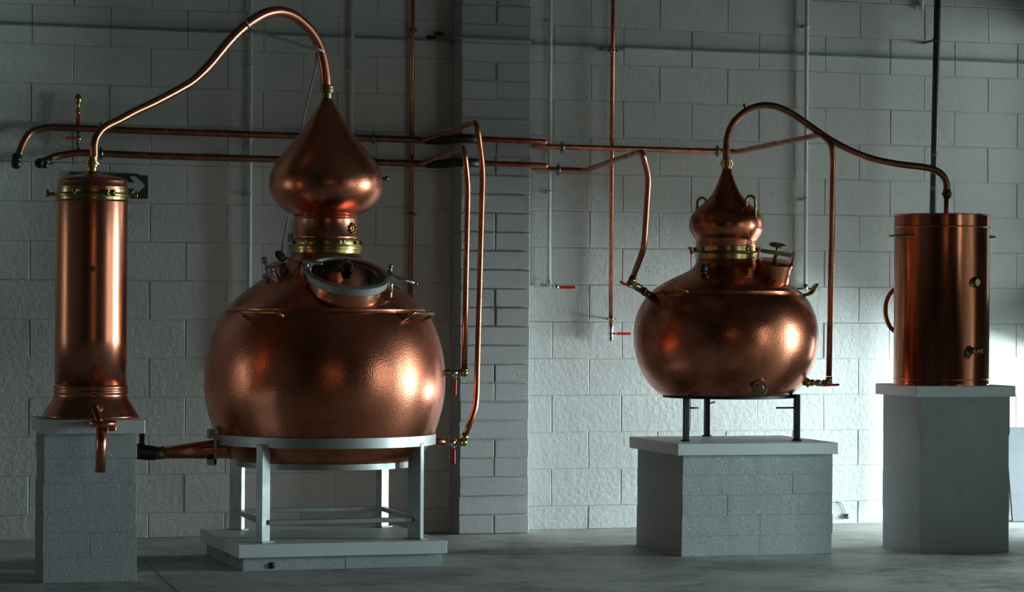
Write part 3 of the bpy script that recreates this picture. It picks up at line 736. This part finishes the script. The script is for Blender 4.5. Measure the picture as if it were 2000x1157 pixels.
# swan neck of the smaller still
sw2 = thing('swan_neck', 'slimmer copper swan-neck pipe arching from the small still down to the tank', 'pipe', (BX, BY, 2.1))
pts = [(0.7842,-1.4803,2.1823),(0.7848,-1.4805,2.2311),(0.7859,-1.4808,2.2828),(0.7947,-1.4828,2.3289),(0.8114,-1.4866,2.3722),(0.834,-1.4916,2.407),(0.8608,-1.4975,2.4346),(0.8919,-1.5044,2.4595),(0.9273,-1.5123,2.4778),(0.9685,-1.5213,2.4893),(1.0098,-1.5304,2.4927),(1.0511,-1.5395,2.4875),(1.0939,-1.5489,2.4743),(1.134,-1.5577,2.4546),(1.1741,-1.5665,2.4307),(1.2228,-1.5771,2.3976),(1.2716,-1.5877,2.3631),(1.3204,-1.5984,2.3297),(1.3721,-1.6097,2.2972),(1.4324,-1.6228,2.2647),(1.5002,-1.6376,2.2338),(1.5588,-1.6504,2.2114),(1.6192,-1.6635,2.1934),(1.6912,-1.6792,2.1789),(1.7689,-1.6961,2.1676),(1.8467,-1.713,2.1599),(1.8986,-1.7243,2.1532),(1.9449,-1.7343,2.1422),(1.9825,-1.7425,2.1209),(2.0087,-1.7481,2.0893),(2.0175,-1.75,2.0547),(2.0193,-1.75,2.02)]
obj('arm', MB().tube(pts, .0195, 22, 3), 'copper_dull', sw2)
mb = MB(); e = Vector(pts[-1]); mb.lathe([(.020, .012), (.024, .004), (.024, -.006), (.030, -.010), (.030, -.020), (.022, -.026), (.022, -.036), (.014, -.042)], 20, e)
obj('union_nut', mb, 'brass_dark', sw2)
v0 = Vector((0.8875,-1.5,2.4712)); obj('vent_pin', MB().cyl(v0, v0 + Vector((-.006, 0, .022)), .005, 8).ball(v0 + Vector((-.006, 0, .024)), .007), 'black', sw2)

# ------------------------------------------------------------------ pipework
PR = .0165
up_line = thing('copper_pipework', 'upper of the two copper pipe runs along the wall, feeding both stills', 'pipe', (0, -.09, 2.34))
za = 2.345
obj('run', MB().bent([Vector((-2.994,-0.16,2.1495)), Vector((-2.9608,-0.12,2.251)), Vector((-2.9114,-0.09,2.3325)), Vector((-2.8132,-0.09,2.3613)), Vector((-2.2026,-0.09,2.3525)), Vector((-0.8759,-0.09,2.3449)), Vector((-.60, -.09, 2.343)), Vector((-.47, -.10, 2.343)), Vector((-.42, -.275, 2.348)), Vector((-.34, -.275, 2.345))], .020, .06, 16), 'copper_dull', up_line)
obj('run', MB().bent([Vector((-.34, -.275, 2.345)), Vector((.075, -.275, 2.340)), Vector((.125, -.270, 2.338)), Vector((.090, -.09, 2.325)), Vector((.16, -.09, 2.323)), Vector((1.2935,-0.09,2.3227)), Vector((1.423,-0.09,2.3211)), Vector((1.2578,-1.7292,2.323)), Vector((1.2925,-1.78,2.2667)), Vector((1.3023,-1.78,2.1872)), Vector((1.3105,-1.72,0.9755))], PR, .055, 16), 'copper_pipe', up_line)
# branch to the large still
obj('branch', MB().bent([Vector((-.60, -.09, 2.343)), Vector((-0.7421,-1.6794,2.343)), Vector((-0.6939,-1.64,2.0933)), Vector((-0.7112,-1.66,1.5691)), Vector((-0.7361,-1.69,0.8827)), Vector((-0.7473,-1.7,0.8008)), Vector((-0.8123,-1.71,0.643))], .0155, .075, 16), 'copper_pipe', up_line)
mb = MB(); e = Vector((-0.8151,-1.71,0.6376)); f = Vector((-0.8407,-1.71,0.6214))
mb.cyl(e + Vector((.012, 0, .03)), e, .020, 14); mb.ball(e - UP * .012, .022); mb.cyl(e - UP * .012, Vector((f.x - .01, f.y, e.z - .016)), .020, 14)
obj('elbow', mb, 'brass', up_line)
valve(up_line, (-0.8378,-1.71,0.6241), (-0.9204,-1.71,0.6276), .017, (-0.8765,-1.735,0.6012), (-0.8774,-1.74,0.517), .018, 'chrome', 'brass')
obj('stub_pipe', MB().cyl((-0.9119,-1.71,0.6275), (-1.0027,-1.7,0.6361), .019, 16), 'copper_pipe', up_line)
# end of the line at the smaller still
mb = MB(); e = Vector((1.3105,-1.72,0.9727)); mb.cyl(e, e - UP * .03, .019, 14); mb.ball(e - UP * .035, .020); mb.cyl(e - UP * .035, e + Vector((-.03, 0, -.037)), .019, 14)
obj('elbow', mb, 'brass', up_line)
valve(up_line, (1.2889,-1.72,0.9356), (1.2076,-1.7,0.9381), .016, (1.2526,-1.745,0.925), (1.3531,-1.75,0.9277), .013)
mb = MB().lathe([(.013, 0), (.018, .012), (.026, .02), (.026, .03), (.016, .036), (.016, .11)], 18, Vector((1.2169,-1.7,0.9381)), Vector((1.1539,-1.66,0.9371)) - Vector((1.2169,-1.7,0.9381)))
obj('tail_piece', mb, 'brass', up_line)
for px in ((-2.5069,-0.09,2.3592), (-0.8947,-0.09,2.3451), (0.2862,-0.09,2.3193), (1.2969,-0.09,2.3228)):
    clip(up_line, px, (1, 0, 0), .020, -.012)
mb = MB().bent([Vector((-.57, -.09, 2.343)), Vector((-.47, -.10, 2.343)), Vector((-.42, -.275, 2.3475)), Vector((-.30, -.275, 2.3440))], .027, .06, 16)
obj('insulation', mb, 'black', up_line)
e = Vector((-2.9946,-0.165,2.1435)); obj('end_cap', MB().ball(e, .031).cyl(e, e + Vector((.006, .02, .05)), .028, 14), 'black', up_line)

low_line = thing('copper_pipework', 'lower of the two copper pipe runs along the wall, with bent branches', 'pipe', (0, -.09, 2.2))
obj('run', MB().bent([Vector((-2.8533,-0.14,2.1537)), Vector((-2.767,-0.1,2.1956)), Vector((-2.6435,-0.09,2.2195)), Vector((-2.2017,-0.09,2.2109)), Vector((-.60, -.09, 2.202)), Vector((-.47, -.10, 2.202)), Vector((-.42, -.275, 2.206)), Vector((-.34, -.275, 2.203))], .020, .06, 16), 'copper_dull', low_line)
obj('run', MB().bent([Vector((-.34, -.275, 2.203)), Vector((.080, -.275, 2.199)), Vector((.130, -.270, 2.197)), Vector((.094, -.09, 2.189)), Vector((.16, -.09, 2.187)), Vector((0.4314,-0.09,2.184)), Vector((0.0855,-1.9979,2.186)), Vector((0.1538,-1.92,2.0569)), Vector((0.1523,-1.86,1.6752)), Vector((0.1628,-1.66,1.5169))], PR, .055, 16), 'copper_pipe', low_line)
obj('branch', MB().bent([Vector((-.61, -.09, 2.202)), Vector((-0.835,-1.7525,2.202)), Vector((-0.8011,-1.72,2.005)), Vector((-0.809,-1.72,1.4579)), Vector((-0.8148,-1.72,1.0151))], .0155, .075, 16), 'copper_pipe', low_line)
mb = MB(); e = Vector((-0.8148,-1.72,1.0206)); mb.cyl(e, e - UP * .018, .020, 14); mb.ball(e - UP * .024, .022); mb.cyl(e - UP * .024, e + Vector((-.028, 0, -.024)), .020, 14)
obj('elbow', mb, 'brass', low_line)
valve(low_line, (-0.8318,-1.72,0.996), (-0.9144,-1.72,0.9988), .017, (-0.8733,-1.745,0.9749), (-0.877,-1.75,0.8851), .018)
obj('stub_pipe', MB().cyl((-0.9087,-1.72,0.9988), (-0.9568,-1.7,1.0012), .015, 14), 'brass_dark', low_line)
mb = MB(); e = Vector((0.1628,-1.66,1.5141)); f = Vector((0.1585,-1.64,1.4862)); mb.cyl(e, f, .020, 14); mb.ball(f, .022)
obj('elbow', mb, 'brass_dark', low_line)
valve(low_line, f, (0.2864,-1.54,1.4343), .019, (0.1422,-1.66,1.4691), (0.0914,-1.66,1.491), .014, 'brass_dark', 'brass_dark')
obj('tail_piece', MB().tube([Vector((0.2705,-1.55,1.4398)), Vector((0.3777,-1.46,1.3954))], [.016, .030], 16), 'brass_dark', low_line)
for px in ((-2.5059,-0.09,2.2184), (-0.8938,-0.09,2.2036), (0.2608,-0.09,2.1849)):
    clip(low_line, px, (1, 0, 0), .020, -.012)
mb = MB().bent([Vector((-.57, -.09, 2.202)), Vector((-.47, -.10, 2.202)), Vector((-.42, -.275, 2.2065)), Vector((-.30, -.275, 2.2030))], .027, .06, 16)
obj('insulation', mb, 'black', low_line)
e = Vector((-2.8598,-0.145,2.1504)); e2 = Vector((-2.8002,-0.11,2.171))
obj('end_cap', MB().ball(e, .030).ball(e2, .030, .9).cyl(e, e2, .026, 14).ball(Vector((-2.8316,-0.15,2.1421)), .022), 'black', low_line)
# air vent and drain cock joining the two runs at the left
av = thing('air_vent', 'brass air vent with red-levered cock on the wall pipes at far left', 'valve', (-2.6376,-0.09,2.2197))
b0 = Vector((-2.6386,-0.09,2.3601)); b1 = Vector((-2.6347,-0.09,2.2227)); tp = Vector((-2.6399,-0.09,2.5562))
H_ = tp.z - b0.z
obj('vent_body', MB().lathe([(.010, 0), (.010, H_ * .35), (.014, H_ * .38), (.014, H_ * .50), (.010, H_ * .54), (.012, H_ * .72), (.020, H_ * .76), (.020, H_ * .95), (.008, H_ * .97), (.006, H_)], 16, b0), 'brass', av)
obj('lever', MB().obox(b0 + Vector((.005, -.02, .055)), (1, 0, 0), (0, 1, 0), UP, .016, .010, .05, .003), 'red', av, 'red lever')
cb = MB().cyl(b0, b1, .008, 12); mid_ = b0 * .55 + b1 * .45; cb.ball(mid_, .019); hexnut(cb, mid_ + UP * .03, UP, .014, .014); hexnut(cb, mid_ - UP * .03, UP, .014, .014)
obj('cock', cb, 'chrome', av)
obj('lever', MB().obox(mid_ + Vector((-.045, -.025, .002)), (1, 0, 0), (0, 1, 0), UP, .062, .009, .014, .003), 'red', av, 'red lever')

# vertical copper pipes
cp = thing('copper_riser', 'slim vertical copper pipe on the wall left of the pier, behind the large still', 'pipe', (-.645, -.045, 0))
obj('pipe', MB().cyl((-.648, -.045, 1.30), (-.643, -.045, 4.78), .0135, 16), 'copper_pipe', cp)
for z in (1.9, 3.0): clip(cp, (-.646, -.045, z), UP, .0135, -.012, 'copper_dull')
cp = thing('copper_riser', 'slim vertical copper pipe on the wall ending in a red-handled tap', 'pipe', (.617, -.06, 1.2))
zb_ = 1.2434
obj('pipe', MB().cyl((.616, -.06, zb_), (.618, -.06, 4.78), .0135, 16), 'copper_pipe', cp)
clip(cp, (.616, -.06, 1.284), UP, .0135, -.012, 'chrome')
clip(cp, (.617, -.06, 2.9169), UP, .0135, -.012, 'chrome')
zc_ = 1.1935
tp = obj('tap', MB().lathe([(.014, zb_ + .012), (.018, zb_ + .006), (.018, zb_ - .02), (.013, zb_ - .03), (.020, zc_), (.013, zc_ - .02), (.016, zc_ - .03), (.016, zc_ - .045), (.010, zc_ - .046)], 16, (.616, -.06, 0)), 'chrome', cp)
obj('stem', MB().cyl((.616, -.06, zc_), (.640, -.085, zc_), .007, 10), 'chrome', tp)
obj('lever', MB().obox((.690, -.088, zc_), (1, 0, 0), (0, 1, 0), UP, .095, .010, .016, .003), 'red', tp, 'red plastic lever')

# white painted vertical conduits
def conduit(label, x, zbot, r=.0135, y=-.045, clips=()):
    t = thing('wall_conduit', label, 'conduit', (x, y, zbot), 'white painted conduits on the back wall')
    obj('tube', MB().cyl((x, y, zbot), (x, y, 4.78), r, 14), 'conduit', t)
    for z in clips:
        mb = MB().box((x - r - .012, y + r * .4, z - .009), (x + r + .012, -.010, z + .009), .002); mb.lathe([(r, -.009), (r + .003, -.009), (r + .003, .009), (r, .009)], 16, (x, y, z))
        obj('saddle', mb, 'conduit', t)
    return t
conduit('white painted conduit left of the onion head of the large still', -1.627, .95, .014, clips=(2.0, 2.75))
conduit('white painted conduit right of the onion head of the large still', -1.014, .95, .014, clips=(2.75,))
c3 = conduit('white painted conduit just right of the pier, ending in a tee', .220, 1.4899, .0125, clips=(3.09, 2.05))
c4 = conduit('white painted conduit behind the small still, ending near its right handle', 1.912, 1.482, .0125, clips=(3.12, 2.04))
z = 1.4837
obj('tee', MB().cyl((.135, -.045, z), (.250, -.045, z), .011, 12).cyl((.220, -.045, z - .012), (.220, -.045, z + .03), .018, 12).box((.130, -.06, z - .005), (.160, -.012, z + .035), .003), 'conduit', c3)
z4 = 1.4756
obj('tee', MB().cyl((1.85, -.045, z4), (2.01, -.045, z4), .009, 12).cyl((1.912, -.045, z4 - .012), (1.912, -.045, z4 + .03), .017, 12), 'chrome', c4)
t = thing('stop_valve', 'red-handled stop valve on the wall just right of the pier', 'valve', (.26, -.045, z))
mb = MB().cyl((.250, -.045, z - .006), (.285, -.045, z - .008), .013, 14); hexnut(mb, (.262, -.045, z - .006), (1, 0, 0), .017, .014)
obj('body', mb, 'chrome', t)
obj('lever', MB().obox((.330, -.075, z - .010), (1, 0, 0), (0, 1, 0), UP, .105, .012, .018, .004), 'red', t, 'red plastic lever')
# dark plastic pipe behind the tank
vp = thing('plastic_pipe', 'dark grey plastic pipe running down the wall behind the copper tank', 'pipe', (2.74, -.20, 0))
vx0, vx1 = 2.7155, 2.7384
vz0, vz1 = 2.0125, 3.3022
def vxa(z): return vx0 + (vx1 - vx0) * (z - vz0) / (vz1 - vz0)
obj('tube', MB().cyl((vxa(.10), -.20, .10), (vxa(4.78), -.20, 4.78), .0215, 18), 'pvc', vp)
for z in (2.3283, 2.1189):
    obj('joint', MB().cyl((vxa(z), -.20, z - .014), (vxa(z), -.20, z + .014), .0225, 18), 'pvc_joint', vp)
obj('bracket', MB().cyl((vxa(3.0), -.20, 3.05), (vxa(3.0), -.01, 3.05), .008, 10).lathe([(.022, -.01), (.027, -.01), (.027, .01), (.022, .01)], 18, (vxa(3.05), -.20, 3.05)), 'pvc', vp)
# horizontal strip along wall and pier
zs = 2.945
hs = thing('wall_strip', 'thin painted horizontal strip running along the wall and around the pier', 'strip', (0, 0, zs))
def strip(a, b, d=.045):
    return MB().box((min(a[0], b[0]), min(a[1], b[1]), zs - .004), (max(a[0], b[0]), max(a[1], b[1]), zs + .004), .001)
obj('strip_run', strip((-8.9, -.055), (PX0 - .001, -.010)), 'strip', hs)
obj('strip_run', strip((PX1 + .001, -.055), (3.65, -.010)), 'strip', hs)
obj('strip_run', strip((PX0 - .035, PY - .035), (PX1 + .01, PY - .001)), 'strip', hs)
obj('strip_run', strip((PX0 - .035, PY - .001), (PX0 - .001, -.010)), 'strip', hs)
obj('joiner', MB().box((.55, -.062, zs - .022), (.70, -.012, zs - .004), .002), 'strip', hs)

# exit sign behind the column
sg = thing('exit_sign', 'green exit sign with pale arrow on the wall behind the left column', 'sign', (-2.4475,-0.012,1.9628))
def wall_poly(P, y0, y1):
    n = len(P); vs = [(p[0], y0, p[2]) for p in P] + [(p[0], y1, p[2]) for p in P]
    fs = [tuple(range(n)), tuple(range(2 * n - 1, n - 1, -1))] + [(i, i + n, (i + 1) % n + n, (i + 1) % n) for i in range(n)]
    return MB().add(vs, fs, False)
obj('panel', wall_poly([(-2.6695,-0.014,2.1099),(-2.2753,-0.014,2.1081),(-2.2744,-0.014,1.9659),(-2.6685,-0.014,1.9675)], -.012, -.020), 'sign_green', sg)
obj('panel', wall_poly([(-2.3362,-0.014,2.0979),(-2.2216,-0.014,2.0988),(-2.2207,-0.014,1.9654),(-2.3353,-0.014,1.9648)], -.012, -.022), 'sign_green', sg)
obj('arrow', wall_poly([(-2.4705,-0.023,2.0545),(-2.3003,-0.023,2.058),(-2.3317,-0.023,2.0931),(-2.2943,-0.023,2.0939),(-2.2368,-0.023,2.0409),(-2.2953,-0.023,1.9824),(-2.331,-0.023,1.9835),(-2.2986,-0.023,2.0231),(-2.4703,-0.023,2.0197)], -.0222, -.0235), 'sign_white', sg, 'pale arrow pointing right')

# strut and cable behind the big swan neck
s0, s1 = Vector((-1.6301,-0.05,2.9613)), Vector((-1.61,-1.6,2.704))
stt = thing('support_strut', 'thin grey strut from the wall to the large swan-neck pipe', 'strut', tuple(s0))
obj('bar', MB().tube([s0, s1], .010, 10), 'conduit', stt)
obj('wall_plate', MB().box((s0.x - .03, -.05, s0.z - .03), (s0.x + .03, -.010, s0.z + .03), .003), 'conduit', stt)
obj('collar', MB().torus(s1 + Vector((.012, 0, 0)), Vector((.3, 0, 1)), .030, .006, 28, 8), 'conduit', stt)
w0, w1 = Vector((-2.0354,-1.78,2.837)), Vector((-2.0067,-1.78,2.9868))
wd = (w1 - w0) / max(w1.z - w0.z, .01)
hw = thing('hanging_wire', 'thin steel wire holding up the large swan-neck pipe from above', 'wire', tuple(w0))
obj('wire', MB().tube([w0, w0 + wd * (4.79 - w0.z)], .0035, 8), 'steel', hw)
obj('loop', MB().torus(w0 - UP * .03, Vector((.75, .3, .6)), .033, .004, 28, 8), 'steel', hw)
ca = thing('sensor_cable', 'grey cable hanging behind the onion head of the large still', 'cable', (-1.7597,-1.45,1.6153))
obj('cable', MB().tube([(-1.6052,-1.58,2.7006),(-1.5924,-1.54,2.6502),(-1.599,-1.5,2.5715),(-1.6088,-1.45,2.4795),(-1.6189,-1.4,2.4005),(-1.6187,-1.33,2.3226),(-1.6102,-1.2,2.2338),(-1.5853,-1,2.0766),(-1.5998,-0.98,1.9078),(-1.6469,-1.1,1.7907),(-1.7005,-1.25,1.6887),(-1.7365,-1.36,1.6172),(-1.7469,-1.42,1.5559)], .0045, 8, 4), 'cable', ca)
# white tub behind the neck
tb = Vector((AX, AY, 0)) - cV * .20 - rV * .155
tbz = 1.5992
tub = thing('plastic_tub', 'white plastic tub with blue mark behind the neck of the large still', 'tub', (tb.x, tb.y, tbz))
obj('tub', MB().lathe([(.050, tbz - .03), (.054, tbz + .02), (.056, tbz + .12), (.050, tbz + .15), (.036, tbz + .17), (.034, tbz + .195), (.001, tbz + .20)], 32, (tb.x, tb.y, 0)), 'white_plastic', tub)
d = around(AB, -42)
obj('mark', MB().obox(Vector((tb.x, tb.y, tbz + .115)) + d * .055, UP.cross(d), d, UP, .034, .004, .042, .001), 'blue', tub, 'blue printed mark')
# board leaning on the wall at the right edge
bp = Vector((3.3082,-0.12,0.6008))
obj_b = obj('leaning_board', MB().box((bp.x, -.16, 0.005), (bp.x + .30, -.145, .605), .002, Matrix.Rotation(R(-10), 3, 'X'), (bp.x, -.16, 0.005)), 'board')
tag(obj_b, 'grey board leaning on the wall at the right edge, behind the tall plinth', 'board')
# small fitting low on the wall between the plinths
fp = Vector((2.217,-0.02,0.0478))
ft_ = thing('cable_end', 'small grey cap with wire stub low on the wall between two plinths', 'cap', (fp.x, -.012, fp.z))
obj('cap', MB().lathe([(.017, 0), (.017, .014), (.010, .022), (.001, .023)], 18, (fp.x, -.012, fp.z), (0, -1, 0)), 'clip', ft_)
obj('wire', MB().tube([Vector((fp.x - .01, -.018, fp.z + .01)), Vector((fp.x - .018, -.02, fp.z + .05)), Vector((fp.x - .045, -.02, fp.z + .085)), Vector((fp.x - .075, -.016, fp.z + .09))], .0025, 6, 4), 'cable', ft_)
# small cut-off stub high on the wall and a bracket left of the pier
s = Vector((2.7095,-0.03,3.287))
st_ = thing('pipe_stub', 'short white pipe stub high on the wall left of the dark pipe', 'pipe', (s.x, -.03, s.z - .05))
obj('stub', MB().cyl((s.x, -.035, s.z - .03), (s.x, -.035, s.z + .30), .016, 14), 'conduit', st_)
obj('saddle', MB().box((s.x - .025, -.03, s.z - .005), (s.x + .025, -.010, s.z + .015), .002), 'conduit', st_)
s = Vector((-0.5001,-0.03,2.9785))
br = thing('wall_bracket', 'small dark bracket on the wall just left of the pier', 'bracket', (s.x, -.03, s.z))
obj('plate', MB().box((s.x - .045, -.03, s.z - .03), (s.x + .005, -.010, s.z - .005), .002).box((s.x + .0, -.035, s.z + .0), (s.x + .055, -.010, s.z + .018), .002), 'black_steel', br)
